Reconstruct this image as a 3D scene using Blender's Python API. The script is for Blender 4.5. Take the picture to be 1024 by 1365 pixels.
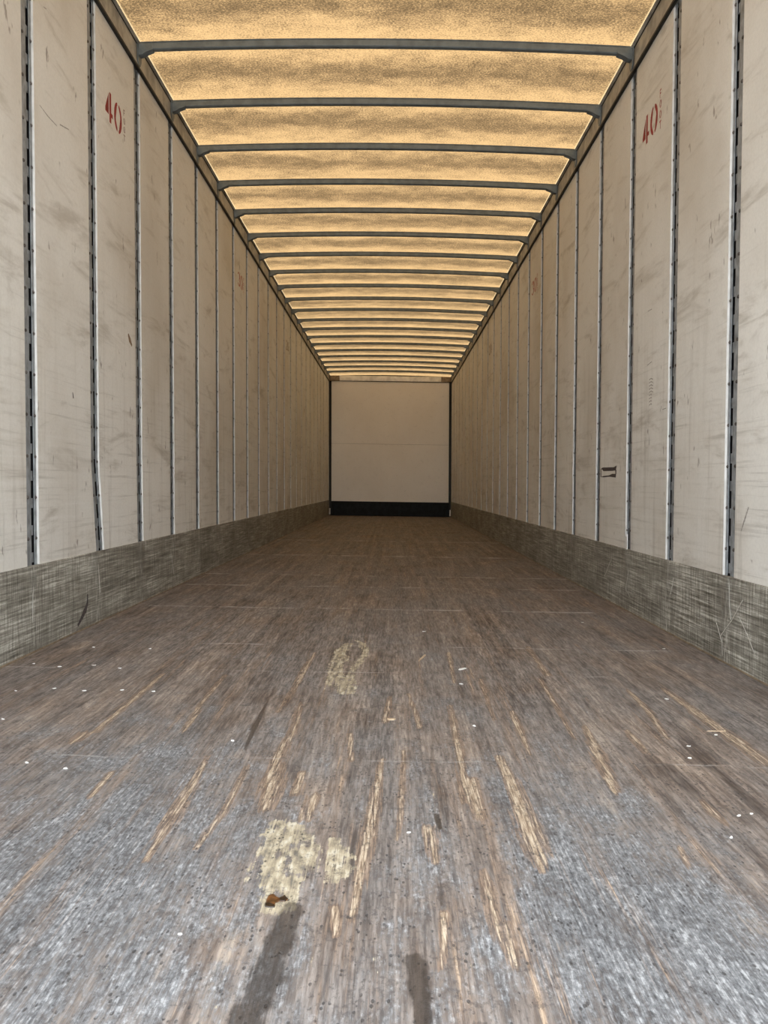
import bpy, bmesh, math, random
import numpy as np
from mathutils import Vector, Matrix

for o in list(bpy.data.objects):
    bpy.data.objects.remove(o)
SC = bpy.context.scene
COL = SC.collection
random.seed(7)
rng = np.random.default_rng(7)

# ------------------------------------------------------------------ camera
# x right, y into the trailer, z up, floor at z = 0, metres
CX, CH, FPX = 0.0547, 0.6347, 1036.8
YAW, PITCH, ROLL = 0.01004, -0.03355, 0.01467
FWD = Vector((-math.sin(YAW) * math.cos(PITCH), math.cos(YAW) * math.cos(PITCH), math.sin(PITCH)))
_r = Vector((math.cos(YAW), math.sin(YAW), 0))
_u = _r.cross(FWD)
RGT = _r * math.cos(ROLL) + _u * math.sin(ROLL)
UPV = -_r * math.sin(ROLL) + _u * math.cos(ROLL)
cam_data = bpy.data.cameras.new('camera')
cam = bpy.data.objects.new('camera', cam_data)
COL.objects.link(cam)
M3 = Matrix((RGT, UPV, -FWD)).transposed()
cam.matrix_world = Matrix.Translation((CX, 0, CH)) @ M3.to_4x4()
cam_data.sensor_fit = 'VERTICAL'
cam_data.sensor_height = 36.0
cam_data.lens = FPX * 36.0 / 1365.0
cam_data.clip_start = 0.02
cam_data.clip_end = 400
SC.camera = cam

# ------------------------------------------------------------------ sky, sun, exposure
W = bpy.data.worlds.new('sky')
SC.world = W
W.use_nodes = True
_bg = W.node_tree.nodes['Background']
_bg.inputs['Color'].default_value = (0.90, 0.96, 1.0, 1)      # bright hazy sky, even all round
_bg.inputs['Strength'].default_value = 8.0
sun_d = bpy.data.lights.new('sun', 'SUN')
sun = bpy.data.objects.new('sun', sun_d)
COL.objects.link(sun)
sun_d.energy = 7.0
sun_d.color = (1.0, 0.95, 0.86)
sun_d.angle = math.radians(2.0)
sun.location = (6, 30, 30)
sun.rotation_euler = Vector((-0.35, -0.55, -1.0)).to_track_quat('-Z', 'Y').to_euler()  # from ahead and above
SC.view_settings.view_transform = 'Standard'
SC.view_settings.look = 'None'
SC.view_settings.gamma = 1.0
SC.view_settings.use_curve_mapping = False
SC.view_settings.exposure = 0.0
SC.cycles.diffuse_bounces = 5
SC.cycles.max_bounces = 12

# ------------------------------------------------------------------ measures of the trailer
HW = 1.2825            # half the inside width
LEAN = -0.0115         # the old box stands a touch out of square
PITCHY = 0.6096        # wall posts and roof bows every two feet
Y0 = 2.8617            # first post in view
Y_REAR, Y_FRONT = 0.19, 16.34
BAND = 0.3175          # top of the scuff band
def wtop(y): return 2.775 + 0.0025 * (y - 4.0)     # where the wall panels meet the roof rail
def lx(x, z): return x + LEAN * (z - 1.35)
def joint_y(k): return Y0 + PITCHY * k

def px_ray(px, py): return FWD + RGT * ((px - 512) / FPX) - UPV * ((py - 682.5) / FPX)
def on_floor(px, py):
    d = px_ray(px, py); t = -CH / d.z
    return (CX + t * d.x, t * d.y)
def on_wall(s, px, py, inset=0.0):
    d = px_ray(px, py)
    t = (s * (HW - inset) - CX + LEAN * (CH - 1.35)) / (d.x - LEAN * d.z)
    return (t * d.y, CH + t * d.z)          # (y, z) along the wall

# ------------------------------------------------------------------ helpers: meshes and tags
def tag(o, label=None, cat=None, group=None, kind=None):
    if label: o['label'] = label
    if cat: o['category'] = cat
    if group: o['group'] = group
    if kind: o['kind'] = kind
    return o

class MB:
    """collects faces; build() links them as one mesh object"""
    def __init__(s): s.v = []; s.f = []
    def add(s, vs, fs):
        b = len(s.v); s.v += [tuple(p) for p in vs]; s.f += [tuple(b + i for i in f) for f in fs]
    def box(s, x0, x1, y0, y1, z0, z1):
        s.add([(x0,y0,z0),(x1,y0,z0),(x1,y1,z0),(x0,y1,z0),(x0,y0,z1),(x1,y0,z1),(x1,y1,z1),(x0,y1,z1)],
              [(0,3,2,1),(4,5,6,7),(0,1,5,4),(1,2,6,5),(2,3,7,6),(3,0,4,7)])
    def prism(s, prof, axis, a, b):
        """extrude a closed 2-D profile between a and b along an axis"""
        n = len(prof)
        def p(q, t):
            return {'x': (t, q[0], q[1]), 'y': (q[0], t, q[1]), 'z': (q[0], q[1], t)}[axis]
        vs = [p(q, a) for q in prof] + [p(q, b) for q in prof]
        s.add(vs, [tuple(range(n)), tuple(range(2*n-1, n-1, -1))] + [(i, i+n, (i+1) % n + n, (i+1) % n) for i in range(n)])
    def dome(s, c, r, h, side, seg=8):
        """rivet head: a low dome on a side wall, pointing inwards"""
        x, y, z = c
        rings = [(1.0, 0.0), (0.85, 0.6), (0.45, 0.95)]
        vs = []
        for rr, hh in rings:
            for i in range(seg):
                a = 2 * math.pi * i / seg
                vs.append((x - side * h * hh, y + r * rr * math.cos(a), z + r * rr * math.sin(a)))
        vs.append((x - side * h, y, z))
        fs = []
        for k in range(2):
            for i in range(seg):
                fs.append((k*seg+i, k*seg+(i+1) % seg, (k+1)*seg+(i+1) % seg, (k+1)*seg+i))
        for i in range(seg): fs.append((2*seg+i, 2*seg+(i+1) % seg, 3*seg))
        s.add(vs, fs)
    def mesh(s, name, mat, lean=True):
        vs = [(lx(x, z), y, z) for x, y, z in s.v] if lean else s.v
        me = bpy.data.meshes.new(name)
        me.from_pydata(vs, [], s.f)
        bm = bmesh.new(); bm.from_mesh(me)
        bmesh.ops.recalc_face_normals(bm, faces=bm.faces)
        bm.to_mesh(me); bm.free()
        me.materials.append(mat)
        return me
    def build(s, name, mat, parent=None, loc=(0,0,0), lean=True, bevel=0):
        o = bpy.data.objects.new(name, s.mesh(name, mat, lean))
        COL.objects.link(o); o.location = loc
        if parent: o.parent = parent
        if bevel:
            m = o.modifiers.new('bevel', 'BEVEL'); m.width = bevel; m.segments = 2; m.limit_method = 'ANGLE'
        return o

def link(name, me, parent=None, loc=(0,0,0)):
    o = bpy.data.objects.new(name, me); COL.objects.link(o); o.location = loc
    if parent: o.parent = parent
    return o
def empty(name, loc=(0,0,0)):
    o = bpy.data.objects.new(name, None); COL.objects.link(o); o.location = loc
    return o

# ------------------------------------------------------------------ helpers: materials
class NT:
    def __init__(s, name, rough=0.6, spec=0.3, metal=0.0):
        s.m = bpy.data.materials.new(name); s.m.use_nodes = True
        s.t = s.m.node_tree; s.b = s.t.nodes['Principled BSDF']; s.out = s.t.nodes['Material Output']
        s.b.inputs['Roughness'].default_value = rough
        s.b.inputs['Specular IOR Level'].default_value = spec
        s.b.inputs['Metallic'].default_value = metal
        s.pos = s.t.nodes.new('ShaderNodeNewGeometry').outputs['Position']
    def set(s, sock, val):
        if isinstance(val, bpy.types.NodeSocket): s.t.links.new(val, sock)
        elif isinstance(val, (tuple, list)) and len(val) == 3 and sock.type == 'RGBA': sock.default_value = (*val, 1)
        else: sock.default_value = val
    def n(s, typ, **props):
        nd = s.t.nodes.new(typ)
        for k, v in props.items(): setattr(nd, k, v)
        return nd
    def math(s, op, a, b=0.0, c=None, clamp=False):
        nd = s.n('ShaderNodeMath', operation=op, use_clamp=clamp)
        s.set(nd.inputs[0], a); s.set(nd.inputs[1], b)
        if c is not None: s.set(nd.inputs[2], c)
        return nd.outputs[0]
    def mul(s, a, b): return s.math('MULTIPLY', a, b)
    def add(s, a, b): return s.math('ADD', a, b)
    def sub(s, a, b): return s.math('SUBTRACT', a, b)
    def inv(s, a): return s.math('SUBTRACT', 1.0, a, clamp=True)
    def step(s, v, lo, hi, a=0.0, b=1.0):
        nd = s.n('ShaderNodeMapRange', interpolation_type='SMOOTHSTEP')
        s.set(nd.inputs['Value'], v)
        nd.inputs['From Min'].default_value = lo; nd.inputs['From Max'].default_value = hi
        nd.inputs['To Min'].default_value = a; nd.inputs['To Max'].default_value = b
        return nd.outputs[0]
    def vec(s, scale, rot=(0,0,0), off=(0,0,0), base=None):
        nd = s.n('ShaderNodeMapping')
        s.set(nd.inputs['Vector'], base if base is not None else s.pos)
        nd.inputs['Scale'].default_value = scale; nd.inputs['Rotation'].default_value = rot; nd.inputs['Location'].default_value = off
        return nd.outputs[0]
    def noise(s, scale, sc=1.0, det=4.0, rough=0.55, dist=0.0, rot=(0,0,0), off=(0,0,0)):
        nd = s.n('ShaderNodeTexNoise')
        s.set(nd.inputs['Vector'], s.vec(scale, rot, off))
        nd.inputs['Scale'].default_value = sc; nd.inputs['Detail'].default_value = det
        nd.inputs['Roughness'].default_value = rough; nd.inputs['Distortion'].default_value = dist
        return nd.outputs['Fac']
    def voro(s, scale, rot=(0,0,0), off=(0,0,0)):
        nd = s.n('ShaderNodeTexVoronoi')
        s.set(nd.inputs['Vector'], s.vec(scale, rot, off)); nd.inputs['Scale'].default_value = 1.0
        return nd.outputs['Distance']
    def ramp(s, v, stops):
        nd = s.n('ShaderNodeValToRGB'); s.set(nd.inputs[0], v)
        el = nd.color_ramp.elements
        while len(el) < len(stops): el.new(0.5)
        for e, (p, c) in zip(el, stops): e.position = p; e.color = (*c, 1)
        return nd.outputs[0]
    def mix(s, f, a, b, mode='MIX'):
        nd = s.n('ShaderNodeMix', data_type='RGBA', blend_type=mode)
        s.set(nd.inputs[0], f); s.set(nd.inputs[6], a); s.set(nd.inputs[7], b)
        return nd.outputs[2]
    def xyz(s):
        nd = s.n('ShaderNodeSeparateXYZ'); s.set(nd.inputs[0], s.pos); return nd.outputs
    def bump(s, h, strength=0.3, dist=0.002):
        nd = s.n('ShaderNodeBump'); s.set(nd.inputs['Height'], h)
        nd.inputs['Strength'].default_value = strength; nd.inputs['Distance'].default_value = dist
        s.t.links.new(nd.outputs[0], s.b.inputs['Normal'])
    def color(s, c): s.set(s.b.inputs['Base Color'], c); return s
    def rough(s, c): s.set(s.b.inputs['Roughness'], c); return s

def mat_plain(name, col, rough=0.6, metal=0.0, var=0.25, scale=30, spec=0.3):
    m = NT(name, rough, spec, metal)
    n = m.noise((scale, scale, scale), det=3)
    m.color(m.mix(m.step(n, 0.3, 0.7), tuple(c * (1 - var) for c in col), tuple(min(1, c * (1 + var)) for c in col)))
    return m.m

def mat_wall():
    m = NT('dirty_white_panel', 0.5, 0.3)
    x, y, z = m.xyz()
    big = m.noise((1, 1.6, 0.9), det=5, rough=0.6)
    diag = m.noise((1, 2.0, 9.0), det=5, rough=0.65, rot=(0.95, 0, 0), dist=0.6)
    diag2 = m.noise((1, 2.2, 10.0), det=5, rough=0.65, rot=(-0.35, 0, 0), off=(3, 1, 7), dist=0.5)
    vert = m.noise((1, 26, 1.3), det=4, rough=0.6)
    hor = m.noise((1, 1.6, 60), det=4, rough=0.65)
    fine = m.noise((40, 90, 90), det=3)
    base = m.ramp(big, [(0.25, (0.60, 0.58, 0.54)), (0.5, (0.68, 0.665, 0.63)), (0.75, (0.74, 0.725, 0.69))])
    c = m.mix(m.mul(m.step(diag, 0.53, 0.78), 0.62), base, (0.26, 0.225, 0.18))
    c = m.mix(m.mul(m.step(diag2, 0.54, 0.78), 0.5), c, (0.27, 0.235, 0.19))
    low = m.step(z, 2.0, 0.6)                      # forklift-height scuffing
    c = m.mix(m.mul(m.mul(m.step(vert, 0.5, 0.8), low), 0.5), c, (0.30, 0.275, 0.24))
    c = m.mix(m.mul(m.mul(m.step(hor, 0.54, 0.8), low), 0.6), c, (0.25, 0.235, 0.21))
    c = m.mix(m.mul(m.step(hor, 0.48, 0.3), m.mul(low, 0.35)), c, (0.72, 0.71, 0.69))
    # short dark nicks
    nick = m.noise((1, 16, 7), det=2, off=(0, 5, 2)); nick2 = m.noise((1, 55, 16), det=2, rot=(0.5, 0, 0))
    nm = m.mul(m.step(nick, 0.63, 0.68), m.step(nick2, 0.58, 0.64))
    c = m.mix(m.mul(nm, 0.7), c, (0.12, 0.10, 0.085))
    # patches of brown grime
    grime = m.step(m.noise((1, 1.3, 1.0), det=4, off=(9, 2, 2)), 0.42, 0.72)
    c = m.mix(m.mul(grime, 0.38), c, (0.36, 0.295, 0.215))
    c = m.mix(m.mul(m.step(fine, 0.35, 0.7), 0.12), c, (0.35, 0.33, 0.30))
    m.color(c); m.rough(m.step(big, 0.3, 0.7, 0.42, 0.6))
    m.bump(m.add(m.mul(hor, 0.4), m.mul(fine, 0.3)), 0.15, 0.001)
    return m.m

def mat_edge():
    m = NT('panel_edge', 0.5, 0.3)
    x, y, z = m.xyz()
    n = m.noise((1, 1, 14), det=3)
    return m.color(m.mix(m.step(n, 0.35, 0.7), (0.50, 0.49, 0.47), (0.62, 0.61, 0.59))).m

def mat_post():
    m = NT('galvanised_post', 0.5, 0.4, 0.2)
    x, y, z = m.xyz()
    n = m.noise((40, 40, 25), det=3)
    return m.color(m.mix(m.step(n, 0.3, 0.7), (0.17, 0.18, 0.19), (0.30, 0.32, 0.34))).m

def mat_band():
    m = NT('scuffed_band', 0.55, 0.35)
    x, y, z = m.xyz()
    h1 = m.noise((1, 3.2, 150), det=3, rough=0.8)
    h2 = m.noise((1, 5.0, 60), det=4, rough=0.75, off=(2, 1, 0), rot=(0.03, 0, 0))
    v1 = m.noise((1, 150, 8), det=3, rough=0.8)
    blot = m.noise((1, 2.6, 5), det=5, rough=0.6)
    fine = m.noise((60, 170, 170), det=2)
    h = m.add(m.add(m.mul(h1, 0.46), m.mul(h2, 0.22)), m.add(m.mul(v1, 0.36), m.mul(m.sub(blot, 0.5), 0.22)))
    c = m.ramp(h, [(0.42, (0.06, 0.056, 0.048)), (0.505, (0.185, 0.178, 0.155)), (0.565, (0.30, 0.29, 0.255)), (0.64, (0.60, 0.59, 0.545))])
    # pale rubbed streaks where the band runs over each post
    ph = m.math('PINGPONG', m.sub(y, Y0 - PITCHY * 20), PITCHY / 2)
    rub = m.mul(m.step(ph, 0.06, 0.0), m.step(m.noise((1, 90, 16), det=3, off=(4, 0, 0), rot=(0.2, 0, 0)), 0.52, 0.64))
    c = m.mix(m.mul(rub, 0.6), c, (0.60, 0.58, 0.53))
    stain = m.mul(m.step(ph, 0.13, 0.0), m.step(m.noise((1, 7, 6), det=4, off=(6, 3, 0)), 0.42, 0.62))
    c = m.mix(m.mul(stain, 0.5), c, (0.13, 0.125, 0.11))
    c = m.mix(0.10, c, (0.20, 0.155, 0.105))
    c = m.mix(m.mul(m.step(fine, 0.55, 0.75), 0.4), c, (0.06, 0.055, 0.045))
    m.color(c); m.bump(m.add(h1, m.mul(v1, 0.5)), 0.4, 0.0015)
    return m.m

def mat_roof():
    m = NT('translucent_fibreglass', 0.5, 0.2)
    x, y, z = m.xyz()
    ph = m.math('PINGPONG', m.sub(y, Y0 - PITCHY * 20), PITCHY / 2)     # 0 at a bow, 0.305 midway
    wob = m.noise((2.2, 5.0, 1), det=4, rough=0.6)
    mott = m.noise((95, 125, 1), det=3, rough=0.75)
    mid = m.noise((9, 13, 1), det=4, rough=0.65)
    # road grime lying in the bays between the bows, patchy
    g = m.step(m.add(ph, m.mul(m.sub(wob, 0.5), 0.5)), 0.02, 0.33)
    d = m.add(m.mul(g, 0.60), m.mul(m.sub(mid, 0.5), 0.8))
    d = m.add(d, m.mul(m.sub(mott, 0.5), 2.8))
    d = m.math('ADD', d, 0.08, clamp=True)
    edge = m.step(m.math('ABSOLUTE', m.sub(x, -0.018)), HW - 0.035, HW - 0.02)   # sunlight leaking in by the rail, painted as a lighter strip
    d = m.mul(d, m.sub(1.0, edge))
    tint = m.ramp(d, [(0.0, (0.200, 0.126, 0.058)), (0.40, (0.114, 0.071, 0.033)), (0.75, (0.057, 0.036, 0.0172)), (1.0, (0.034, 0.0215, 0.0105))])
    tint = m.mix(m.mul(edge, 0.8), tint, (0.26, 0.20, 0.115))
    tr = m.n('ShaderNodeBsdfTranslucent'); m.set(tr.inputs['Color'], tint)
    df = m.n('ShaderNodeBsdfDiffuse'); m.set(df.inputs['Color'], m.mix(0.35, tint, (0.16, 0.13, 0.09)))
    mx = m.n('ShaderNodeMixShader'); mx.inputs[0].default_value = 0.42
    m.t.links.new(tr.outputs[0], mx.inputs[1]); m.t.links.new(df.outputs[0], mx.inputs[2])
    m.t.links.new(mx.outputs[0], m.out.inputs['Surface'])
    m.t.nodes.remove(m.b)
    return m.m

def mat_floor():
    m = NT('worn_oak_floor', 0.62, 0.25)
    x, y, z = m.xyz()
    at = m.n('ShaderNodeAttribute', attribute_name='wear')
    sp = m.n('ShaderNodeSeparateColor'); m.t.links.new(at.outputs['Color'], sp.inputs[0])
    a_tan, a_patch, a_dark, a_dust = sp.outputs[0], sp.outputs[1], sp.outputs[2], at.outputs['Alpha']
    fib = m.noise((140, 13, 1), det=4, rough=0.65)
    fib2 = m.noise((52, 4.2, 1), det=4, rough=0.6, dist=0.3)
    broad = m.noise((14, 1.6, 1), det=4, rough=0.6)
    blot = m.noise((3.2, 2.0, 1), det=5, rough=0.6)
    grit = m.noise((260, 150, 1), det=3, rough=0.7)
    # laminated strips, each with its own tone
    br = m.n('ShaderNodeTexBrick', offset=0.37)
    cb = m.n('ShaderNodeCombineXYZ'); m.set(cb.inputs[0], y); m.set(cb.inputs[1], x)
    m.t.links.new(cb.outputs[0], br.inputs['Vector'])
    br.inputs['Color1'].default_value = (0, 0, 0, 1); br.inputs['Color2'].default_value = (1, 1, 1, 1)
    br.inputs['Scale'].default_value = 1.0; br.inputs['Mortar Size'].default_value = 0.0
    br.inputs['Brick Width'].default_value = 1.1; br.inputs['Row Height'].default_value = 0.034
    strip = br.outputs['Color']
    t = m.add(m.mul(fib, 0.35), m.add(m.mul(fib2, 0.40), m.add(m.mul(broad, 0.25), m.mul(m.sub(strip, 0.5), 0.10))))
    wood = m.ramp(t, [(0.38, (0.055, 0.041, 0.034)), (0.47, (0.125, 0.095, 0.078)), (0.55, (0.205, 0.158, 0.128)), (0.66, (0.40, 0.315, 0.24))])
    # grey traffic film over everything, thicker towards the doors
    film = m.add(m.mul(blot, 0.9), m.mul(fib2, 0.5))
    fm = m.math('MULTIPLY', m.step(film, 0.45, 0.85), 0.60)
    greyc = m.mix(m.step(fib, 0.38, 0.64), (0.12, 0.116, 0.118), (0.25, 0.243, 0.243))
    c = m.mix(fm, wood, greyc)
    # pale dust: broken by grain and grit
    fx = m.noise((125, 3.6, 1), det=4, rough=0.72, off=(2, 9, 0), dist=0.1)
    hair = m.noise((270, 17, 1), det=3, rough=0.7, off=(4, 4, 0), dist=0.1)
    grit2 = m.noise((135, 62, 1), det=3, rough=0.7, off=(8, 4, 0))
    cloud = m.noise((11, 6.5, 1), det=5, rough=0.62, off=(1, 6, 0), dist=0.4)
    track = m.noise((9, 0.55, 1), det=4, rough=0.6, off=(5, 2, 0))
    dv = m.add(m.add(a_dust, m.mul(m.sub(blot, 0.5), 0.7)), m.add(m.mul(m.sub(grit2, 0.5), 0.8), m.mul(m.sub(fx, 0.5), 1.1)))
    dv = m.add(dv, m.sub(m.mul(m.sub(cloud, 0.5), 1.5), m.mul(m.step(track, 0.50, 0.66), 0.30)))
    dm = m.step(dv, 0.18, 0.84)
    dustc = m.ramp(m.add(m.mul(hair, 0.36), m.add(m.mul(grit2, 0.42), m.mul(cloud, 0.22))),
                   [(0.40, (0.036, 0.038, 0.043)), (0.47, (0.095, 0.099, 0.108)), (0.54, (0.175, 0.181, 0.193)), (0.62, (0.36, 0.37, 0.385))])
    c = m.mix(m.mul(dm, 0.90), c, dustc)
    # loose slivers of bare wood and rubbed brown streaks
    sl = m.noise((30, 1.3, 1), det=3, rough=0.5, off=(7, 3, 0), dist=0.2)
    sv = m.add(m.mul(sl, 0.5), m.mul(fx, 0.6))
    rb = m.mul(m.step(m.add(sv, m.mul(m.sub(track, 0.5), 0.45)), 0.56, 0.70), 0.8)
    c = m.mix(m.mul(rb, 0.62), c, m.mix(m.step(hair, 0.36, 0.64), (0.085, 0.060, 0.046), (0.26, 0.185, 0.138)))
    slc = m.mix(m.step(hair, 0.4, 0.62), (0.24, 0.165, 0.115), (0.46, 0.35, 0.25))
    c = m.mix(m.mul(m.step(m.add(sv, m.mul(m.sub(track, 0.5), 0.30)), 0.665, 0.74), 0.70), c, slc)
    # the larger gouges, frayed along the grain
    tv = m.add(a_tan, m.add(m.mul(m.sub(m.noise((110, 1.5, 1), det=2, off=(6, 6, 0)), 0.5), 1.2), m.mul(m.sub(hair, 0.5), 0.55)))
    on = m.step(a_tan, 0.02, 0.12)
    c = m.mix(m.mul(on, m.mul(m.step(tv, 0.14, 0.34), 0.70)), c, m.mix(m.step(hair, 0.38, 0.62), (0.10, 0.068, 0.05), (0.25, 0.175, 0.125)))
    gouge = m.ramp(hair, [(0.36, (0.15, 0.105, 0.075)), (0.5, (0.30, 0.232, 0.168)), (0.62, (0.46, 0.385, 0.30))])
    c = m.mix(m.mul(on, m.step(tv, 0.44, 0.60)), c, gouge)
    # pale filler patches
    pn = m.noise((38, 30, 1), det=4, rough=0.65, off=(1, 1, 0))
    pv = m.add(a_patch, m.add(m.mul(m.sub(pn, 0.5), 1.7), m.mul(m.sub(fx, 0.5), 1.5)))
    pc = m.ramp(m.add(m.mul(m.noise((70, 24, 1), det=4, off=(5, 0, 0)), 0.6), m.mul(fx, 0.4)), [(0.38, (0.13, 0.118, 0.10)), (0.47, (0.27, 0.23, 0.165)), (0.54, (0.38, 0.33, 0.24)), (0.64, (0.50, 0.465, 0.385))])
    c = m.mix(m.mul(m.step(pv, 0.42, 0.60), 0.92), c, pc)
    # faint pale lines across the boards over the cross-members
    ln = None
    for yy, ww in ((1.775, .007), (2.62, .006), (3.06, .012), (3.98, .030), (4.85, .035), (5.45, .03), (7.0, .07), (8.9, .06)):
        q = m.step(m.math('ABSOLUTE', m.add(m.sub(y, yy), m.mul(m.sub(blot, 0.5), 0.06))), ww, 0.0)
        ln = q if ln is None else m.math('MAXIMUM', ln, q)
    lm = m.mul(ln, m.step(m.noise((4.5, 5, 1), det=5, rough=0.7, off=(0, 8, 0)), 0.44, 0.62))
    c = m.mix(m.mul(lm, m.step(y, 1.5, 4.0, 0.34, 0.80)), c, (0.44, 0.43, 0.42))
    # pits
    pit = m.math('MULTIPLY', m.step(m.voro((105, 58, 1), off=(3, 3, 0)), 0.27, 0.17), m.mul(m.step(y, 3.6, 1.4), m.step(m.noise((34, 22, 1), det=3, off=(2, 7, 0)), 0.46, 0.58)))
    pit = m.mul(pit, m.inv(m.mul(m.step(tv, 0.5, 0.65), 0.8)))
    c = m.mix(m.mul(pit, 0.75), c, (0.035, 0.033, 0.034))
    # speckled grime in the grain
    sp1 = m.noise((120, 85, 1), det=3, rough=0.75, off=(9, 9, 0)); sp2 = m.noise((30, 20, 1), det=4, rough=0.7, off=(1, 2, 0))
    k1 = m.step(m.add(m.mul(sp1, 0.6), m.mul(sp2, 0.4)), 0.50, 0.38)
    c = m.mix(m.mul(k1, 0.55), c, (0.045, 0.041, 0.041))
    # wet / oily marks
    kv = m.step(m.add(a_dark, m.add(m.mul(m.sub(pn, 0.5), 0.9), m.mul(m.sub(fx, 0.5), 0.7))), 0.36, 0.66)
    c = m.mix(kv, c, m.mix(0.72, c, (0.022, 0.019, 0.018)))
    m.color(c)
    m.rough(m.sub(0.68, m.mul(kv, 0.35)))
    m.bump(m.sub(m.add(m.mul(fib, 0.5), m.mul(sp1, 0.5)), m.mul(pit, 0.7)), 0.5, 0.003)
    return m.m

def mat_front():
    m = NT('front_wall_white', 0.55, 0.3)
    n = m.noise((1.4, 1, 1.1), det=5, rough=0.6); f = m.noise((14, 1, 30), det=4, rough=0.7)
    c = m.ramp(n, [(0.3, (0.80, 0.755, 0.69)), (0.7, (0.87, 0.83, 0.77))])
    c = m.mix(m.mul(m.step(f, 0.55, 0.8), 0.35), c, (0.45, 0.42, 0.38))
    return m.color(c).m

MAT = dict(
    wall=mat_wall(), band=mat_band(), roof=mat_roof(), floor=mat_floor(), front=mat_front(),
    post=mat_post(),
    edge=mat_edge(),
    rivet=mat_plain('rivet_steel', (0.10, 0.09, 0.085), 0.5, 0.3, 0.3, 60),
    void=mat_plain('dark_cavity', (0.012, 0.012, 0.014), 0.9, 0, 0.2),
    bow=mat_plain('grey_roof_bow', (0.135, 0.155, 0.165), 0.5, 0.25, 0.15, 20, 0.4),
    rail=mat_plain('weathered_rail', (0.36, 0.34, 0.30), 0.5, 0.25, 0.3, 12, 0.4),
    gap_dark=mat_plain('gap_black', (0.016, 0.015, 0.014), 0.6, 0, 0.3),
    skin=mat_plain('outer_skin', (0.72, 0.72, 0.72), 0.5, 0, 0.05),
    kick=mat_plain('black_kick_plate', (0.008, 0.010, 0.012), 0.6, 0, 0.35, 14, 0.15),
    header=mat_plain('bright_header', (0.68, 0.66, 0.62), 0.45, 0.15, 0.2, 6),
    plate=mat_plain('dull_plate', (0.22, 0.17, 0.12), 0.6, 0.2, 0.3, 20),
    red=mat_plain('red_stencil_paint', (0.26, 0.018, 0.018), 0.6, 0, 0.2, 50),
    redfade=mat_plain('faded_red_paint', (0.33, 0.06, 0.035), 0.65, 0, 0.25, 60),
    darkpaint=mat_plain('faded_dark_paint', (0.17, 0.085, 0.075), 0.65, 0, 0.25, 60),
    black=mat_plain('black_mark', (0.055, 0.045, 0.045), 0.7, 0, 0.4, 90),
    greymark=mat_plain('grey_pencil', (0.30, 0.28, 0.26), 0.7, 0, 0.3, 90),
    brownmark=mat_plain('brown_smear', (0.20, 0.14, 0.09), 0.7, 0, 0.3, 90),
    pale=mat_plain('pale_scratch', (0.46, 0.44, 0.40), 0.6, 0, 0.2, 60),
    chip=mat_plain('white_chip', (0.58, 0.57, 0.55), 0.6, 0, 0.08, 80),
    woodchip=mat_plain('wood_sliver', (0.42, 0.32, 0.22), 0.6, 0, 0.2, 80),
    concrete=mat_plain('yard_concrete', (0.36, 0.35, 0.33), 0.8, 0, 0.2, 3),
    rust=mat_plain('rusty_stain', (0.085, 0.036, 0.012), 0.45, 0, 0.6, 90),
    wet=mat_plain('dark_hole', (0.02, 0.012, 0.008), 0.3, 0, 0.4, 60),
)

# ------------------------------------------------------------------ ground outside, under the trailer
g = MB(); g.box(-60, 60, -60, 80, -1.6, -1.25)
tag(g.build('ground', MAT['concrete'], lean=False), 'pale concrete yard outside below the trailer', 'ground', kind='structure')

# ------------------------------------------------------------------ floor: eight laminated boards
def sd_poly(X, Y, pts):
    """signed distance to a closed outline, negative inside"""
    d = np.full(X.shape, 1e9); ins = np.zeros(X.shape, bool)
    n = len(pts)
    for i in range(n):
        ax, ay = pts[i]; bx, by = pts[(i + 1) % n]
        ex, ey = bx - ax, by - ay
        t = np.clip(((X - ax) * ex + (Y - ay) * ey) / (ex * ex + ey * ey + 1e-12), 0, 1)
        d = np.minimum(d, np.hypot(X - ax - t * ex, Y - ay - t * ey))
        c = ((ay > Y) != (by > Y)) & (X < ex * (Y - ay) / (by - ay + 1e-12) + ax)
        ins ^= c
    return np.where(ins, -d, d)
def sd_line(X, Y, pts, ws):
    """distance to a polyline in units of its half width (1 on the edge)"""
    best = np.full(X.shape, 9.0)
    for i in range(len(pts) - 1):
        ax, ay = pts[i]; bx, by = pts[i + 1]; ex, ey = bx - ax, by - ay
        t = np.clip(((X - ax) * ex + (Y - ay) * ey) / (ex * ex + ey * ey + 1e-12), 0, 1)
        w = ws[i] + (ws[i + 1] - ws[i]) * t
        best = np.minimum(best, np.hypot(X - ax - t * ex, Y - ay - t * ey) / w)
    return best
def fl(*pp): return [on_floor(*p) for p in pp]

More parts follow.
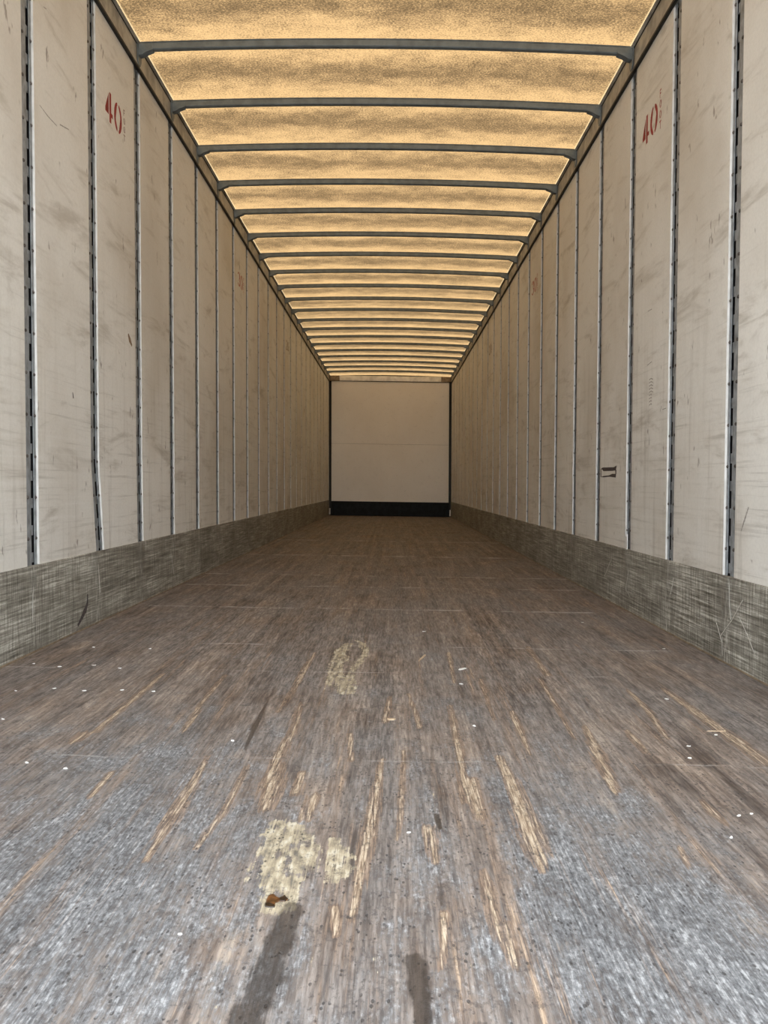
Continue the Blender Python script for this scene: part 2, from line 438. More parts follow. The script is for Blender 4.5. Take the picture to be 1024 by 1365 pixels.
GOUGES = [  # outline in the photograph laid back on the floor, half width (m) at each point
    (fl((510,1012),(500,1062),(490,1120),(481,1165),(468,1225)), (.003,.006,.008,.007,.003)),
    (fl((664,1008),(684,1045),(700,1088),(716,1132),(724,1162)), (.004,.009,.014,.013,.004)),
    (fl((276,1008),(255,1050),(228,1092),(194,1148)), (.003,.007,.007,.003)),
    (fl((644,1158),(652,1190),(664,1240),(686,1290)), (.003,.007,.006,.003)),
    (fl((402,935),(394,968),(372,1010),(352,1050)), (.003,.006,.008,.003)),
    (fl((218,898),(180,930),(126,976)), (.003,.008,.006)),
    (fl((112,978),(96,990)), (.010,.006)),
    (fl((270,935),(258,955),(244,975)), (.003,.006,.004)),
    (fl((682,948),(694,975),(706,1006)), (.003,.006,.003)),
    (fl((884,918),(930,952),(985,990),(1024,1020)), (.006,.012,.012,.008)),
    (fl((836,974),(850,990),(862,1004)), (.004,.008,.004)),
    (fl((934,1066),(950,1083),(968,1100)), (.003,.007,.003)),
    (fl((374,1018),(362,1048),(354,1078)), (.006,.013,.008)),
    (fl((404,1030),(394,1058)), (.006,.008)),
    (fl((420,1062),(404,1092)), (.009,.007)),
    (fl((600,940),(612,1000),(620,1070)), (.004,.006,.004)),
    (fl((626,1040),(640,1090)), (.008,.006)),
    (fl((780,968),(800,1010),(822,1056)), (.005,.009,.005)),
    (fl((520,928),(514,962)), (.003,.006)),
    (fl((538,1000),(536,1060),(530,1120)), (.003,.005,.002)),
    (fl((545,925),(560,970)), (.003,.004)),
    (fl((466,978),(470,1015)), (.004,.004)),
    (fl((640,905),(660,960)), (.004,.003)),
    (fl((572,1104),(580,1150)), (.008,.004)),
    (fl((330,1020),(300,1080),(262,1130)), (.003,.006,.003)),
    (fl((148,1030),(120,1062)), (.005,.005)),
    (fl((918,1155),(905,1130)), (.003,.004)),
    (fl((720,905),(740,940),(766,985)), (.003,.005,.003)),
    (fl((838,920),(866,950),(890,985)), (.004,.006,.004)),
    (fl((420,870),(398,905),(370,950)), (.004,.007,.004)),
    (fl((300,900),(262,945)), (.004,.005)),
    (fl((598,870),(606,910)), (.004,.004)),
    (fl((702,862),(730,900)), (.006,.008)),
    (fl((446,1210),(450,1245)), (.005,.003)),
    (fl((592,1218),(588,1290)), (.004,.002)),
    (fl((676,1230),(690,1288)), (.004,.003)),
]
PATCHES = [
    fl((358,1096),(385,1092),(405,1101),(418,1124),(428,1122),(420,1160),(402,1176),(396,1196),(392,1212),(372,1218),(345,1214),(350,1190),(346,1165),(358,1150),(346,1136)),
    fl((439,1116),(452,1122),(470,1136),(474,1160),(456,1170),(446,1176),(438,1174)),
    fl((438,893),(447,868),(462,856),(470,858),(455,878),(458,905),(461,921),(450,924),(446,905),(440,914),(434,918)),
    fl((475,852),(488,858),(492,866),(486,880),(474,893),(473,912),(471,925),(456,925),(453,908),(466,898),(470,888),(482,876),(484,868)),
    fl((458,872),(466,876),(464,882),(458,880)),
    fl((326,1172),(334,1152),(338,1154),(330,1178)),
]
DARKS = [
    (fl((392,1212),(378,1238),(366,1268),(352,1310),(322,1375)), (.016,.017,.018,.022,.024)),
    (fl((553,1280),(558,1310),(562,1340),(567,1375)), (.014,.013,.010,.009)),
    (fl((582,1086),(587,1104)), (.0045,.004)),
    (fl((356,936),(340,968),(326,1000)), (.003,.008,.003)),
]
def wear_at(X, Y):
    tan = np.zeros(X.shape); pat = np.zeros(X.shape); drk = np.zeros(X.shape)
    near = Y < 4.2
    xs, ys = X[near], Y[near]
    t = np.zeros(xs.shape)
    for pts, ws in GOUGES: t = np.maximum(t, 0.68 * np.clip(1.0 - 0.33 * sd_line(xs, ys, pts, ws), 0, 1))
    tan[near] = t
    p = np.zeros(xs.shape)
    for pts in PATCHES: p = np.maximum(p, np.clip(0.54 - sd_poly(xs, ys, pts) / 0.030, 0, 0.66))
    pat[near] = p
    k = np.zeros(xs.shape)
    for pts, ws in DARKS: k = np.maximum(k, np.clip(1.05 - 0.5 * sd_line(xs, ys, pts, ws), 0, 1))
    drk[near] = k
    def blob(cx, cy, rx, ry, a): return a * np.exp(-((X - cx) / rx) ** 2 - ((Y - cy) / ry) ** 2)
    dust = 0.10 + 0.42 * np.exp(-((Y - 0.7) / 1.35) ** 2)
    dust += blob(-.52, 1.15, .28, .45, .38) + blob(.42, 1.1, .22, .38, .42) + blob(-.42, 1.75, .22, .4, .22)
    dust += blob(-.95, 1.7, .2, .5, .12) + blob(.35, 1.8, .2, .5, .12) - blob(.05, 1.1, .16, .5, .16) - blob(.85, 1.8, .35, .6, .30)
    dust -= blob(-.15, 1.9, .15, .4, .12) + blob(-1.0, 2.6, .3, .6, .15)
    dust -= 0.25 * np.clip((Y - 3.0) / 4.0, 0, 1)
    return np.stack([tan, pat, drk, np.clip(dust, 0, 1)], -1)

floor = empty('floor')
tag(floor, 'worn grey-brown laminated oak trailer floor with tan gouges', 'floor', kind='structure')
NB = 8
bw = 2 * HW / NB
ys = np.concatenate([np.arange(Y_REAR, 3.6, .012), np.linspace(3.6, 6.0, 90)[:-1], np.linspace(6.0, Y_FRONT + .02, 30)])
for b in range(NB):
    x0, x1 = -HW + b * bw + 0.0001, -HW + (b + 1) * bw - 0.0001
    xs = np.linspace(x0 + .001, x1 - .001, 52)
    X, Y = np.meshgrid(xs, ys)
    # board surface, edges rounded off a hair
    cols = np.concatenate([[x0], xs, [x1]])
    X, Y = np.meshgrid(cols, ys)
    Z = np.zeros_like(X); Z[:, 0] = Z[:, -1] = -0.0003
    Xw = X + LEAN * (-1.35)
    nY, nX = X.shape
    vs = np.stack([Xw, Y, Z], -1).reshape(-1, 3)
    i = np.arange((nY - 1) * (nX - 1)); r_, c_ = i // (nX - 1), i % (nX - 1)
    a = r_ * nX + c_
    fs = np.stack([a, a + 1, a + nX + 1, a + nX], -1)
    # sides and underside
    nb = len(vs)
    extra = np.array([[Xw[0, 0], ys[0], -.035], [Xw[0, -1], ys[0], -.035], [Xw[0, -1], ys[-1], -.035], [Xw[0, 0], ys[-1], -.035]])
    vs = np.concatenate([vs, extra])
    faces = [tuple(q) for q in fs.tolist()]
    faces += [(nb, nb + 3, nb + 2, nb + 1)]
    faces += [tuple([nb, nb + 1] + list(range(nX - 1, -1, -1)))]
    faces += [tuple([nb + 3] + [r * nX for r in range(nY - 1, -1, -1)] + [nb])]
    faces += [tuple([nb + 1] + [r * nX + nX - 1 for r in range(nY)] + [nb + 2])]
    me = bpy.data.meshes.new('plank')
    me.from_pydata(vs.tolist(), [], faces)
    at = me.color_attributes.new('wear', 'FLOAT_COLOR', 'POINT')
    w4 = np.concatenate([wear_at(Xw, Y).reshape(-1, 4), np.zeros((4, 4))]).astype(np.float32)
    at.data.foreach_set('color', w4.ravel())
    me.materials.append(MAT['floor'])
    o = bpy.data.objects.new('plank', me); COL.objects.link(o); o.parent = floor

# ------------------------------------------------------------------ side walls
GAP, PT, REC = 0.094, 0.008, 0.008        # slot between panels, panel thickness, depth of the post behind the face
SLOT_H, SLOT_P, SLOT_W, SLOT_C = 0.065, 0.1016, 0.027, 0.016
ZT = 2.83
def kink(side, k, z):
    """the bent foot of the second post on the left"""
    if side == -1 and k == 1: return -0.0 + (0.050 * max(0.0, min(1.0, (0.72 - z) / 0.38)) if z < 0.72 else 0.0)
    if side == -1 and k == 2: return 0.012 * max(0.0, (0.8 - z) / 0.5) if z < 0.8 else 0.0
    return 0.0
KS = list(range(-4, 23))
WALL = {}
def panel_mesh(side, k0, k1, y0, y1):
    """panel between posts k0 and k1, local y from its centre"""
    mb = MB(); yc = 0.5 * (y0 + y1)
    zs = [0.30, BAND, 0.34, 0.45, 0.55, 0.65, 0.72, 0.8, 1.5, ZT]
    xi, xo = side * HW, side * (HW + PT)
    c = 0.0015
    rows = []
    for z in zs:
        a = y0 - yc + (kink(side, k0, z) if k0 is not None else 0); b = y1 - yc + (kink(side, k1, z) if k1 is not None else 0)
        rows.append([(xo, a, z), (xi + side * c, a, z), (xi, a + c, z), (xi, b - c, z), (xi + side * c, b, z), (xo, b, z)])
    n = 6; vs = [p for r in rows for p in r]; fs = []
    for r in range(len(zs) - 1):
        for i in range(n): fs.append((r*n+i, r*n+(i+1) % n, (r+1)*n+(i+1) % n, (r+1)*n+i))
    fs += [tuple(range(n)), tuple(range(len(vs) - n, len(vs)))]
    mb.add(vs, fs)
    me = mb.mesh('panel', MAT['wall'])
    me.materials.append(MAT['edge'])
    for p in me.polygons:
        if abs(p.normal.y) > 0.4: p.material_index = 1
    return me
def post_meshes(side, k):
    xf = side * (HW + REC)                # face of the post
    p = MB(); d = MB()
    zs = [0.30, 0.34, 0.45, 0.55, 0.65, 0.72, 0.8, ZT]
    h = GAP / 2 + 0.012
    for a, b in ((-h, SLOT_C - SLOT_W / 2), (SLOT_C + SLOT_W / 2, h)):
        for z0, z1 in zip(zs[:-1], zs[1:]):
            k0, k1 = kink(side, k, z0), kink(side, k, z1)
            vs = [(x, y + kk, z) for z, kk in ((z0, k0), (z1, k1)) for x, y in ((xf, a), (xf + side*.003, a), (xf + side*.003, b), (xf, b))]
            p.add(vs, [(0,1,2,3),(4,7,6,5),(0,4,5,1),(1,5,6,2),(2,6,7,3),(3,7,4,0)])
    z = 0.33
    while z < ZT:
        kk = kink(side, k, z)
        z1 = z + SLOT_P - SLOT_H
        x0, x1 = sorted((xf + side*.006, xf + side*.010))
        p.box(x0, x1, SLOT_C + kk - SLOT_W/2 - .001, SLOT_C + kk + SLOT_W/2 + .001, z, z1)
        z += SLOT_P
    z = 0.42
    while z < 2.76:
        kk = kink(side, k, z)
        for q in (-0.025, 0.038): d.dome((xf, q + kk, z), 0.0068, 0.005, side)
        z += 0.1524
    return p.mesh('post', MAT['post']), d.mesh('rivets', MAT['rivet'])

for side, nm in ((-1, 'left'), (1, 'right')):
    sk = MB()
    xa, xb = sorted((side * (HW + 0.055), side * (HW + 0.060)))
    sk.box(xa, xb, Y_REAR, Y_FRONT + 0.15, -0.03, 2.90)
    wall = sk.build('wall_' + nm, MAT['skin'])
    tag(wall, 'dirty off-white panelled trailer side wall on the %s with riveted slotted posts' % nm, 'wall', kind='structure')
    WALL[side] = wall
    ends = [None] + KS + [None]
    std = panel_mesh(side, None, None, -(PITCHY - GAP) / 2, (PITCHY - GAP) / 2)
    pst = post_meshes(side, 9)
    panels = {}
    for a, b in zip(ends[:-1], ends[1:]):
        y0 = joint_y(a) + GAP / 2 if a is not None else Y_REAR
        y1 = joint_y(b) - GAP / 2 if b is not None else Y_FRONT + 0.02
        if y1 - y0 < 0.02: continue
        special = a is None or b is None or (side == -1 and (a in (1, 2) or b in (1, 2)))
        me = panel_mesh(side, a, b, y0, y1) if special else std
        panels[a] = link('panel', me, wall, (0, 0.5 * (y0 + y1), 0))
    for k in KS:
        ms = post_meshes(side, k) if (side == -1 and k in (1, 2)) else pst
        p = link('post', ms[0], wall, (0, joint_y(k), 0))
        r = link('rivets', ms[1], p); r['kind'] = 'stuff'
    # near-black sheet behind the slots, the hollow's shade put in its colour
    for k in KS:
        x0, x1 = sorted((side * (HW + REC + .018), side * (HW + REC + .022)))
        v = MB(); v.box(x0, x1, -.06, .12, 0.28, ZT)
        link('cavity_shade', v.mesh('cavity_shade', MAT['void']), wall, (0, joint_y(k), 0))
    WALL[side, 'panels'] = panels

    # scuff band along the foot of the wall, swelling a little over every post
    sb = MB(); yy = []
    for k in [-5] + KS:
        for dq in (-.12, -.05, -.03, -.01, .01, .03, .05, .12): yy.append(joint_y(k) + dq)
    yy = sorted([Y_REAR] + [q for q in yy if Y_REAR < q < Y_FRONT] + [Y_FRONT])
    def swell(y):
        dd = abs((y - Y0 + PITCHY / 2) % PITCHY - PITCHY / 2)
        return 0.004 * math.exp(-(dd / 0.035) ** 2)
    prof = [(0.0, 0.0), (0.007, 0.0), (0.007, 0.30), (0.006, BAND - .001), (0.004, BAND), (-0.006, BAND)]
    n = len(prof); vs = []; fs = []
    for y in yy:
        for q, z in prof:
            vs.append((side * (HW - (q + (swell(y) if 0.02 < z < BAND - .0005 else 0) if q > 0 else q)), y, z + .004))
    for i in range(len(yy) - 1):
        for j in range(n): fs.append((i*n+j, i*n+(j+1) % n, (i+1)*n+(j+1) % n, (i+1)*n+j))
    fs += [tuple(range(n)), tuple(range(len(vs) - n, len(vs)))]
    sb.add(vs, fs)
    base = sb.build('baseboard_' + nm, MAT['band'])
    tag(base, 'scratched grey scuff band along the foot of the %s wall' % nm, 'scuff band', kind='structure')
    WALL[side, 'band'] = base
    ft = MB(); x0, x1 = sorted((side * HW, side * (HW - 0.011)))
    ft.box(x0, x1, Y_REAR, Y_FRONT - .02, 0.0005, 0.006)
    ft.build('floor_seal', MAT['plate'], base)

    # roof rail over the panels
    nr = 1 if side == -1 else 2
    rl = MB(); segs = [Y_REAR, 6, 11, Y_FRONT + .05]
    prof = [(0.012, 0.0), (0.012, 0.010), (0.010, 0.012), (0.010, 0.108), (0.026, 0.114), (0.026, 0.119), (-0.045, 0.119), (-0.045, 0.0)]
    n = len(prof); vs = []; fs = []
    for y in segs:
        for q, z in prof: vs.append((side * (HW - q), y, wtop(y) + z))
    for i in range(len(segs) - 1):
        for j in range(n): fs.append((i*n+j, i*n+(j+1) % n, (i+1)*n+(j+1) % n, (i+1)*n+j))
    fs += [tuple(range(n)), tuple(range(len(vs) - n, len(vs)))]
    rl.add(vs, fs)
    rail = rl.build('trim_%d' % nr, MAT['rail'])
    tag(rail, 'brown-grey metal roof rail running along the top of the %s wall' % nm, 'roof rail', kind='structure')
    for zz0, zz1, pr in ((-0.010, 0.002, 0.016), (0.106, 0.113, 0.014)):  # black strips paint the shadow gap under the rail and dark line above
        s_ = MB(); vs = []
        for y in (Y_REAR, Y_FRONT):
            for q, z in ((pr, zz0), (pr, zz1), (0.0, zz1), (0.0, zz0)): vs.append((side * (HW - q), y, wtop(y) + z))
        s_.add(vs, [(0,1,2,3),(4,5,6,7),(0,1,5,4),(1,2,6,5),(2,3,7,6),(3,0,4,7)])
        s_.build('dark_gap_strip', MAT['gap_dark'], rail)

# ------------------------------------------------------------------ roof sheet
CAMBER = 0.029
def roof_z(x, y): return wtop(y) + 0.122 + CAMBER * (1 - (x / HW) ** 2)
rf = MB(); vs = []; fs = []
xs = np.linspace(-HW - .03, HW + .03, 25); yr = np.linspace(Y_REAR, Y_FRONT + .1, 60)
for y in yr:
    for x in xs: vs.append((x, y, roof_z(x, y)))
nx = len(xs)
for i in range(len(yr) - 1):
    for j in range(nx - 1): fs.append((i*nx+j, i*nx+j+1, (i+1)*nx+j+1, (i+1)*nx+j))
rf.add(vs, fs)
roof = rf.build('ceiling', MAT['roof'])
tag(roof, 'amber translucent fibreglass roof sheet glowing with daylight', 'roof', kind='structure')
for p in roof.data.polygons: p.use_smooth = True

# ------------------------------------------------------------------ roof bows
ORD = ['first','second','third','fourth','fifth','sixth','seventh','eighth','ninth','tenth','eleventh','twelfth','thirteenth','fourteenth',
       'fifteenth','sixteenth','seventeenth','eighteenth','nineteenth','twentieth']
XE = HW - 0.014
def bow_beam():
    mb = MB(); prof = [(-.020, -.0015), (-.020, -.005), (-.016, -.007), (-.016, -.034), (-.012, -.038), (.012, -.038), (.016, -.034), (.016, -.007), (.020, -.005), (.020, -.0015)]
    n = len(prof); xs = np.linspace(-XE, XE, 25); vs = []; fs = []
    for x in xs:
        zc = CAMBER * (1 - (x / HW) ** 2)
        for y, z in prof: vs.append((x, y, z + zc))
    for i in range(len(xs) - 1):
        for j in range(n): fs.append((i*n+j, i*n+(j+1) % n, (i+1)*n+(j+1) % n, (i+1)*n+j))
    fs += [tuple(range(n)), tuple(range(len(vs) - n, len(vs)))]
    mb.add(vs, fs); return mb.mesh('beam', MAT['bow'], lean=False)
def bow_bracket(s):
    mb = MB()
    mb.prism([(s*XE, -.004), (s*XE, -.066), (s*(XE-.022), -.062), (s*(XE-.045), -.048), (s*(XE-.075), -.037), (s*(XE-.075), -.010)], 'y', -.019, .019)
    pl = MB()
    return mb.mesh('end_bracket', MAT['bow'], lean=False)
def bow_plate(s):
    mb = MB(); x0, x1 = sorted((s * (XE + .0005), s * (XE - .0035)))
    mb.prism([(-.035, -.012), (.035, -.012), (.030, -.085), (.012, -.112), (-.012, -.112), (-.030, -.085)], 'x', x0, x1)
    return mb.mesh('end_plate', MAT['bow'], lean=False)
beam_me = bow_beam(); br_me = [bow_bracket(-1), bow_bracket(1)]; pl_me = [bow_plate(-1), bow_plate(1)]
for k in range(1, 22):
    y = joint_y(k); z = wtop(y) + 0.122
    bow = empty('roof_bow', (LEAN * (z - 1.35), y, z))
    if k == 1: lab = 'grey steel roof bow just beyond the upper edge of the photo'
    elif k == 2: lab = 'thickest grey steel roof bow, nearest in view under the amber roof'
    elif k == 21: lab = 'farthest thin roof bow, right against the bright header above the front wall'
    else: lab = 'grey steel roof bow under the amber roof, %s counting from the top' % ORD[k - 2]
    tag(bow, lab, 'roof bow', 'roof bows across the translucent roof')
    link('beam', beam_me, bow)
    for i in (0, 1):
        link('end_bracket', br_me[i], bow); link('end_plate', pl_me[i], bow)

# ------------------------------------------------------------------ front wall
fw = MB(); fw.box(-HW - .05, HW + .05, Y_FRONT + .07, Y_FRONT + .09, -.03, 3.0)
front = fw.build('wall_front', MAT['void'])
tag(front, 'cream front wall at the far end with a black kick plate', 'wall', kind='structure')
FT = wtop(Y_FRONT)
PH = 1.231
for z0, z1, dy in ((1.512, FT + .004, 0.0), (0.302, 1.508, -0.002)):
    q = MB(); q.box(-PH, PH, Y_FRONT + dy, Y_FRONT + .03, z0, z1); q.build('panel', MAT['front'], front, bevel=.002)
q = MB(); q.box(-PH - .005, PH + .005, Y_FRONT - .012, Y_FRONT + .03, 0.002, 0.300); q.build('kick_plate', MAT['kick'], front, bevel=.003)
for s in (-1, 1):
    q = MB(); x0, x1 = sorted((s * (PH + .006), s * (HW + .02))); q.box(x0, x1, Y_FRONT + .03, Y_FRONT + .06, 0.002, FT)
    q.build('corner_post', MAT['gap_dark'], front)
    q = MB(); x0, x1 = sorted((s * (HW - .001), s * (HW - .030)))
    q.prism([(x0, Y_FRONT - .03), (x1, Y_FRONT - .03), (x1, Y_FRONT + .02), (x0, Y_FRONT + .02)], 'z', .02, .15)
    q.build('corner_block', MAT['header'], front, bevel=.004)
hd = MB(); hd.box(-HW + .22, HW - .22, Y_FRONT - .03, Y_FRONT + .03, FT + .012, FT + .118)
header = hd.build('trim_3', MAT['header'], bevel=.003)
tag(header, 'bright metal header strip above the front wall', 'header', kind='structure')
for s in (-1, 1):
    q = MB(); x0, x1 = sorted((s * (HW - .215), s * (HW - .02))); q.box(x0, x1, Y_FRONT - .034, Y_FRONT + .03, FT + .008, FT + .116)
    q.build('gusset_plate', MAT['plate'], header, bevel=.003)
q = MB(); q.box(-HW + .03, HW - .03, Y_FRONT - .02, Y_FRONT + .03, FT + .004, FT + .012); q.build('dark_gap_strip', MAT['gap_dark'], header)

# ------------------------------------------------------------------ stencilled distance marks
def rect(x0, y0, x1, y1): return [(x0, y0), (x1, y0), (x1, y1), (x0, y1)]
def arc(cx, cy, rx, ry, a0, a1, n=14): return [(cx + rx * math.cos(math.radians(a0 + (a1 - a0) * i / n)), cy + ry * math.sin(math.radians(a0 + (a1 - a0) * i / n))) for i in range(n + 1)]
def band_arc(cx, cy, rx, ry, t, a0, a1, tx=None): return arc(cx, cy, rx, ry, a0, a1) + arc(cx, cy, rx - (tx or t), ry - t, a1, a0)
# unit glyphs: 1 high, about 0.8 wide, with the bridges of a stencil
GLYPH = {
    '4': [[(0.0, .22), (0.0, .36), (.34, .93), (.34, .66), (.17, .36), (.34, .36), (.34, .22)],
          [(.42, 0), (.60, 0), (.60, .22), (.76, .22), (.76, .36), (.60, .36), (.60, 1), (.42, 1)]],
    '0': [band_arc(.36, .5, .38, .5, .10, 97, 263, .17), band_arc(.44, .5, .38, .5, .10, -83, 83, .17)],
    '3': [band_arc(.34, .74, .34, .26, .10, 95, 165, .16), band_arc(.38, .74, .34, .26, .10, -80, 80, .16),
          band_arc(.38, .27, .38, .27, .10, -80, 80, .16), band_arc(.34, .27, .34, .27, .10, 195, 265, .16)],
    '2': [band_arc(.34, .72, .34, .28, .10, 95, 170, .16), band_arc(.38, .72, .36, .28, .10, -75, 82, .16),
          [(0, 0), (.74, 0), (.74, .13), (.26, .13), (.56, .42), (.44, .50), (0, .12)]],
    'F': [rect(0, 0, .14, 1), rect(.18, .84, .62, 1), rect(.18, .44, .52, .58)],
    'O': [band_arc(.32, .5, .34, .5, .14, 97, 263, .13), band_arc(.40, .5, .34, .5, .14, -83, 83, .13)],
    'T': [rect(.29, 0, .43, .82), rect(0, .84, .72, 1)],
}
def glyph(side, parent, ch, y_start, z0, w, h, mat, name):
    """paint one character on the wall; y_start is the edge it is read from"""
    mb = MB(); eps = 0.0004
    py = parent.location.y
    for poly in GLYPH[ch]:
        ring = []
        for u, v in poly:
            y = y_start + (u * w) * (1 if side == -1 else -1)
            ring.append((y - py, z0 + v * h))
        n = len(ring)
        xa, xb = side * (HW - eps), side * (HW + .001)
        bm = bmesh.new()
        f = bm.faces.new([bm.verts.new((xa, a, b)) for a, b in ring])
        res = bmesh.ops.triangulate(bm, faces=[f])
        bm.verts.index_update()
        vs = [tuple(v.co) for v in bm.verts]; fs = [tuple(v.index for v in q.verts) for q in bm.faces]
        bm.free()
        mb.add(vs, fs)
        mb.add([(xa, a, b) for a, b in ring] + [(xb, a, b) for a, b in ring], [(i, (i+1) % n, n + (i+1) % n, n + i) for i in range(n)])
    return mb.build(name, mat, parent)
def panel_of(side, y):
    best = None
    for a, p in WALL[side, 'panels'].items():
        if best is None or abs(p.location.y - y) < abs(best.location.y - y): best = p
    return best
def foot_mark(side, digits, ya, zb, h, mat, fmat, fz, fh, fw_):
    s = 1 if side == -1 else -1
    par = panel_of(side, ya + s * .12)
    y = ya
    for d in digits:
        glyph(side, par, d, y, zb, .125, h, mat, 'stencil_digit'); y += s * .116
    y += s * .012
    z = fz
    for c in 'FOOT':
        glyph(side, par, c, y, z - fh, fw_, fh, fmat, 'stencil_letter'); z -= fh * 1.30
foot_mark(-1, '40', 3.632, 2.318, .138, MAT['red'], MAT['darkpaint'], 2.468, .031, .030)
foot_mark(1, '40', 3.928, 2.322, .136, MAT['red'], MAT['red'], 2.488, .037, .030)
foot_mark(-1, '30', 6.715, 2.335, .125, MAT['redfade'], MAT['redfade'], 2.462, .030, .034)
foot_mark(1, '30', 6.985, 2.335, .125, MAT['redfade'], MAT['redfade'], 2.470, .030, .034)
foot_mark(-1, '20', 9.76, 2.32, .125, MAT['brownmark'], MAT['brownmark'], 2.45, .030, .034)
foot_mark(1, '20', 10.03, 2.32, .125, MAT['brownmark'], MAT['brownmark'], 2.45, .030, .034)

# ------------------------------------------------------------------ scuffs and marks on walls and band
def ribbon(side, parent, pxs, w, mat, name, inset=0.0005, jitter=0.0):
    """a thin painted or scraped stroke on the wall through points measured in the photograph"""
    pts = [on_wall(side, *p, inset=inset) for p in pxs]
    if not isinstance(w, (list, tuple)): w = [w] * len(pts)
    mb = MB(); l = []; r = []; py = parent.location.y
    for i, (y, z) in enumerate(pts):
        a = pts[max(0, i-1)]; b = pts[min(len(pts)-1, i+1)]
        dy, dz = b[0]-a[0], b[1]-a[1]; q = math.hypot(dy, dz) + 1e-9
        ny, nz = -dz / q, dy / q
        h = w[i] / 2 * (1 + random.uniform(-jitter, jitter))
        l.append((y + ny*h - py, z + nz*h)); r.append((y - ny*h - py, z - nz*h))
    xi = side * (HW - inset); xb = xi + side * .0009
    n = len(pts)
    vs = [(xi, *p) for p in l] + [(xi, *p) for p in r] + [(xb, *p) for p in l] + [(xb, *p) for p in r]
    fs = []
    for i in range(n - 1):
        fs += [(i, i+1, n+i+1, n+i), (2*n+i, 3*n+i, 3*n+i+1, 2*n+i+1), (i, 2*n+i, 2*n+i+1, i+1), (n+i, n+i+1, 3*n+i+1, 3*n+i)]
    fs += [(0, n, 3*n, 2*n), (n-1, 3*n-1, 4*n-1, 2*n-1)]
    mb.add(vs, fs)
    return mb.build(name, mat, parent)
BI = 0.0085
ribbon(-1, WALL[-1, 'band'], [(117, 792), (117, 803), (114, 813), (109, 824), (104, 834)], [.010, .016, .026, .022, .012], MAT['black'], 'scuff_mark', BI, .2)
for pp in ([(985,822),(996,846),(1006,872)], [(955,830),(962,855),(963,874)], [(972,775),(972,800),(974,826)], [(960,848),(976,826),(990,800)], [(898,770),(894,792)], [(838,760),(834,785),(840,796)], [(815,745),(806,768)]):
    ribbon(1, WALL[1, 'band'], pp, .0032, MAT['pale'], 'scratch', BI + .002, .5)
for pp in ([(44,790),(44,830)], [(131,752),(134,790)], [(228,735),(232,765)]):
    ribbon(-1, WALL[-1, 'band'], pp, .004, MAT['pale'], 'scratch', BI + .002, .5)
# tally strokes and nicks on the right wall
rp = panel_of(1, on_wall(1, 868, 520)[0])
for i in range(9):
    y = 505 + i * 4.2
    ribbon(1, rp, [(865.5, y + 1.5), (868, y - .6), (870.5 if i < 5 else 868.8, y + .6)], .0045, MAT['greymark'], 'pencil_tally')
for pp in ([(863,487),(869,482)], [(883,546),(888,544)], [(864,415),(869,412)], [(889,426),(889,431)], [(880,549),(882,541)]):
    ribbon(1, panel_of(1, on_wall(1, *pp[0])[0]), pp, .0035, MAT['greymark'], 'nick')
for pp in ([(998,676),(993,692),(988,708)],):
    ribbon(1, panel_of(1, on_wall(1, *pp[0])[0]), pp, [.004, .009, .004], MAT['greymark'], 'nick', jitter=.4)
for pp in ([(53,140),(64,155),(76,168)], [(80,166),(92,173)], [(62,12),(58,9)], [(110,683),(110,689)]):
    ribbon(-1, panel_of(-1, on_wall(-1, *pp[0])[0]), pp, .0035, MAT['greymark'], 'nick', jitter=.4)
ribbon(-1, panel_of(-1, on_wall(-1, 172, 455)[0]), [(171, 445), (173, 453), (176, 461)], [.012, .045, .020], MAT['brownmark'], 'smear', jitter=.5)
ribbon(-1, panel_of(-1, on_wall(-1, 98, 526)[0]), [(97, 523), (98, 531)], .007, MAT['black'], 'nick', jitter=.4)

# black rectangle left by a torn-off strip of tape, right wall
ty, tz = on_wall(1, 811, 629.5)
tape = empty('tape_residue', (lx(HW, tz), ty, tz))
tag(tape, 'torn black tape residue shaped like a hollow bar on the right wall', 'tape')
def tape_bit(prof):
    mb = MB(); mb.prism(prof, 'x', -.0009, .0002); mb.build('tape_strip', MAT['black'], tape, lean=False)
tape_bit([(.150, .022), (.120, .030), (-.110, .026), (-.165, .034), (-.160, .020), (-.150, .008), (-.095, .006), (.100, .008), (.120, .016)])
tape_bit([(.150, -.026), (.090, -.028), (-.030, -.026), (-.150, -.032), (-.155, -.012), (-.085, -.010), (-.02, -.018), (.10, -.020)])
tape_bit([(.162, .020), (.150, .024), (.146, -.024), (.158, -.026)])
tape_bit([(-.142, .012), (-.162, .010), (-.158, -.014), (-.146, -.012)])
# white torn scrap caught in the foot of a post
sy, sz = on_wall(1, 838, 724, -.006)
sc = MB(); sc.prism([(-.016, -.045), (.010, -.040), (.014, .000), (.006, .046), (-.006, .030), (-.014, .048)], 'x', -.006, -.002)
so = sc.build('paper_scrap', MAT['chip'], lean=False, loc=(lx(HW, sz), sy, sz))
tag(so, 'white torn scrap stuck in a slotted post above the right scuff band', 'scrap')
# rusty stain with a dark hole in the near filler patch
def blob_mesh(pxs, mat, h=0.0012):
    pts = [on_floor(*p) for p in pxs]
    cx = sum(p[0] for p in pts) / len(pts); cy = sum(p[1] for p in pts) / len(pts)
    mb = MB(); n = len(pts)
    vs = [(p[0]-cx, p[1]-cy, .0) for p in pts] + [((p[0]-cx)*.86, (p[1]-cy)*.86, h) for p in pts] + [(0, 0, h)]
    fs = [(i, (i+1) % n, n+(i+1) % n, n+i) for i in range(n)] + [(n+i, n+(i+1) % n, 2*n) for i in range(n)]
    mb.add(vs, fs)
    return mb, (cx, cy, 0.0)
mb, c0 = blob_mesh([(355,1199),(358,1193),(364,1191),(368,1195),(374,1198),(380,1194),(384,1199),(380,1202),(372,1202),(367,1204),(366,1209),(360,1206),(354,1208)], None)
st = mb.build('rust_stain', MAT['rust'], lean=False, loc=c0)
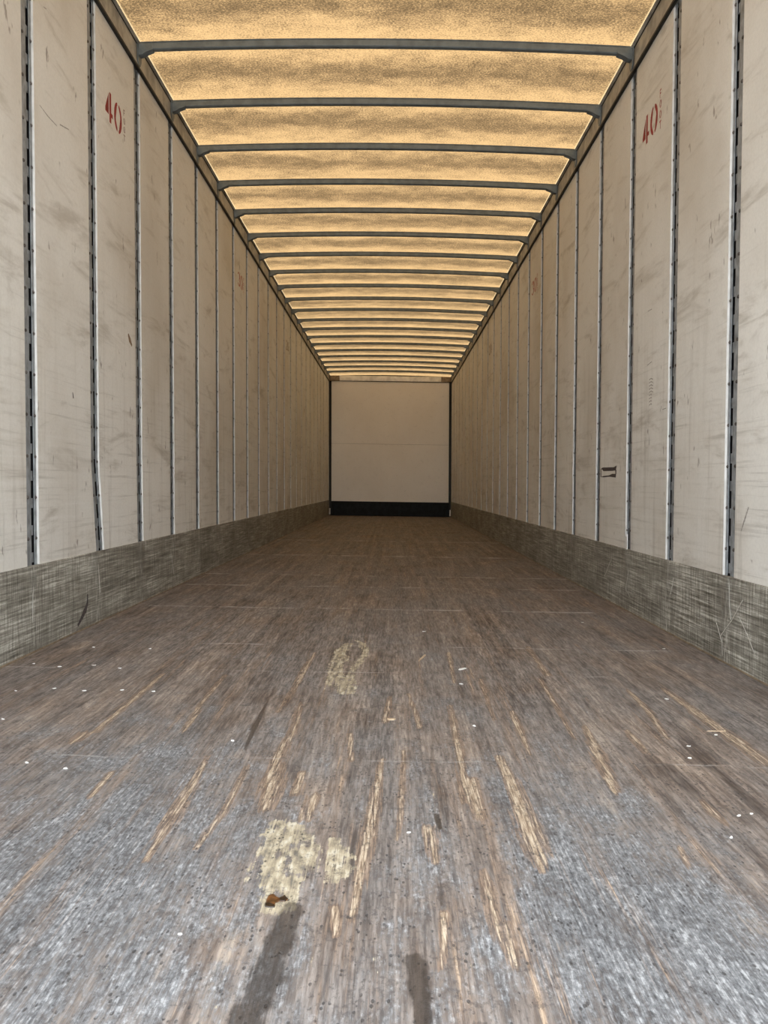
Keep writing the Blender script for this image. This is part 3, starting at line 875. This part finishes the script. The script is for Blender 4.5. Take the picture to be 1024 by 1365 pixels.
tag(st, 'rusty brown stain on the pale filler patch nearest the camera', 'stain')
mb, c1 = blob_mesh([(353,1204),(360,1204),(367,1207),(366,1210),(358,1210),(353,1209)], None, .0016)
q = mb.build('dark_spot', MAT['wet'], lean=False, loc=(c1[0]-c0[0], c1[1]-c0[1], 0)); q.parent = st
mb, c1 = blob_mesh([(372,1199),(377,1197),(379,1193),(384,1198),(380,1202),(374,1202)], None, .0016)
q = mb.build('dark_spot', MAT['wet'], lean=False, loc=(c1[0]-c0[0], c1[1]-c0[1], 0)); q.parent = st

# ------------------------------------------------------------------ loose chips on the boards
def chip(px, py, L, Wd, mat, ang, name, label, group):
    x, y = on_floor(px, py); n = random.choice((5, 6, 7))
    mb = MB(); ring = []
    for i in range(n):
        a = 2 * math.pi * i / n; r = random.uniform(.7, 1.1)
        ring.append((L / 2 * r * math.cos(a), Wd / 2 * r * math.sin(a)))
    ca, sa = math.cos(ang), math.sin(ang)
    ring = [(u*ca - v*sa, u*sa + v*ca) for u, v in ring]
    hs = [random.uniform(.0008, .003) for _ in ring]
    vs = [(u, v, 0.0) for u, v in ring] + [(u*.9, v*.9, h) for (u, v), h in zip(ring, hs)]
    mb.add(vs, [tuple(range(n)), tuple(range(n, 2*n))] + [(i, (i+1) % n, n+(i+1) % n, n+i) for i in range(n)])
    o = mb.build(name, mat, lean=False, loc=(x, y, .0002))
    tag(o, label, 'chip', group)
WC = 'small white flake lying loose on the worn floor boards'
for px, py in ((21,921),(72,918),(112,921),(4,959),(36,1017),(87,1025),(310,988),(160,891),(79,889),(920,1011),(975,1117),(889,932),(1002,1085),
               (955,980),(45,885),(125,887),(985,1088),(918,995),(205,922),(163,920),(200,865),(125,863),(777,830),(565,842),(885,865),(615,912),(632,968),(240,1246),(545,1110)):
    d = on_floor(px, py)[1]
    chip(px, py, .0048 * d + .002, .0026 * d + .001, MAT['chip'], random.uniform(-.6, .6), 'white_flake', WC, 'white flakes scattered on the floor')
chip(616, 892, .05, .020, MAT['chip'], .9, 'white_flake', 'larger white flake near the middle of the floor, right of the far patch', None)
chip(522, 959, .026, .022, MAT['woodchip'], .2, 'wood_chip', 'pale wooden chip at the foot of a thin gouge mid floor', None)
chip(563, 877, .012, .14, MAT['woodchip'], -.25, 'wood_sliver', 'thin upright-looking wood sliver right of the far pale patch', None)
chip(956, 975, .055, .005, MAT['woodchip'], .1, 'wood_sliver', 'short pale wood sliver lying crosswise near the right wall', None)
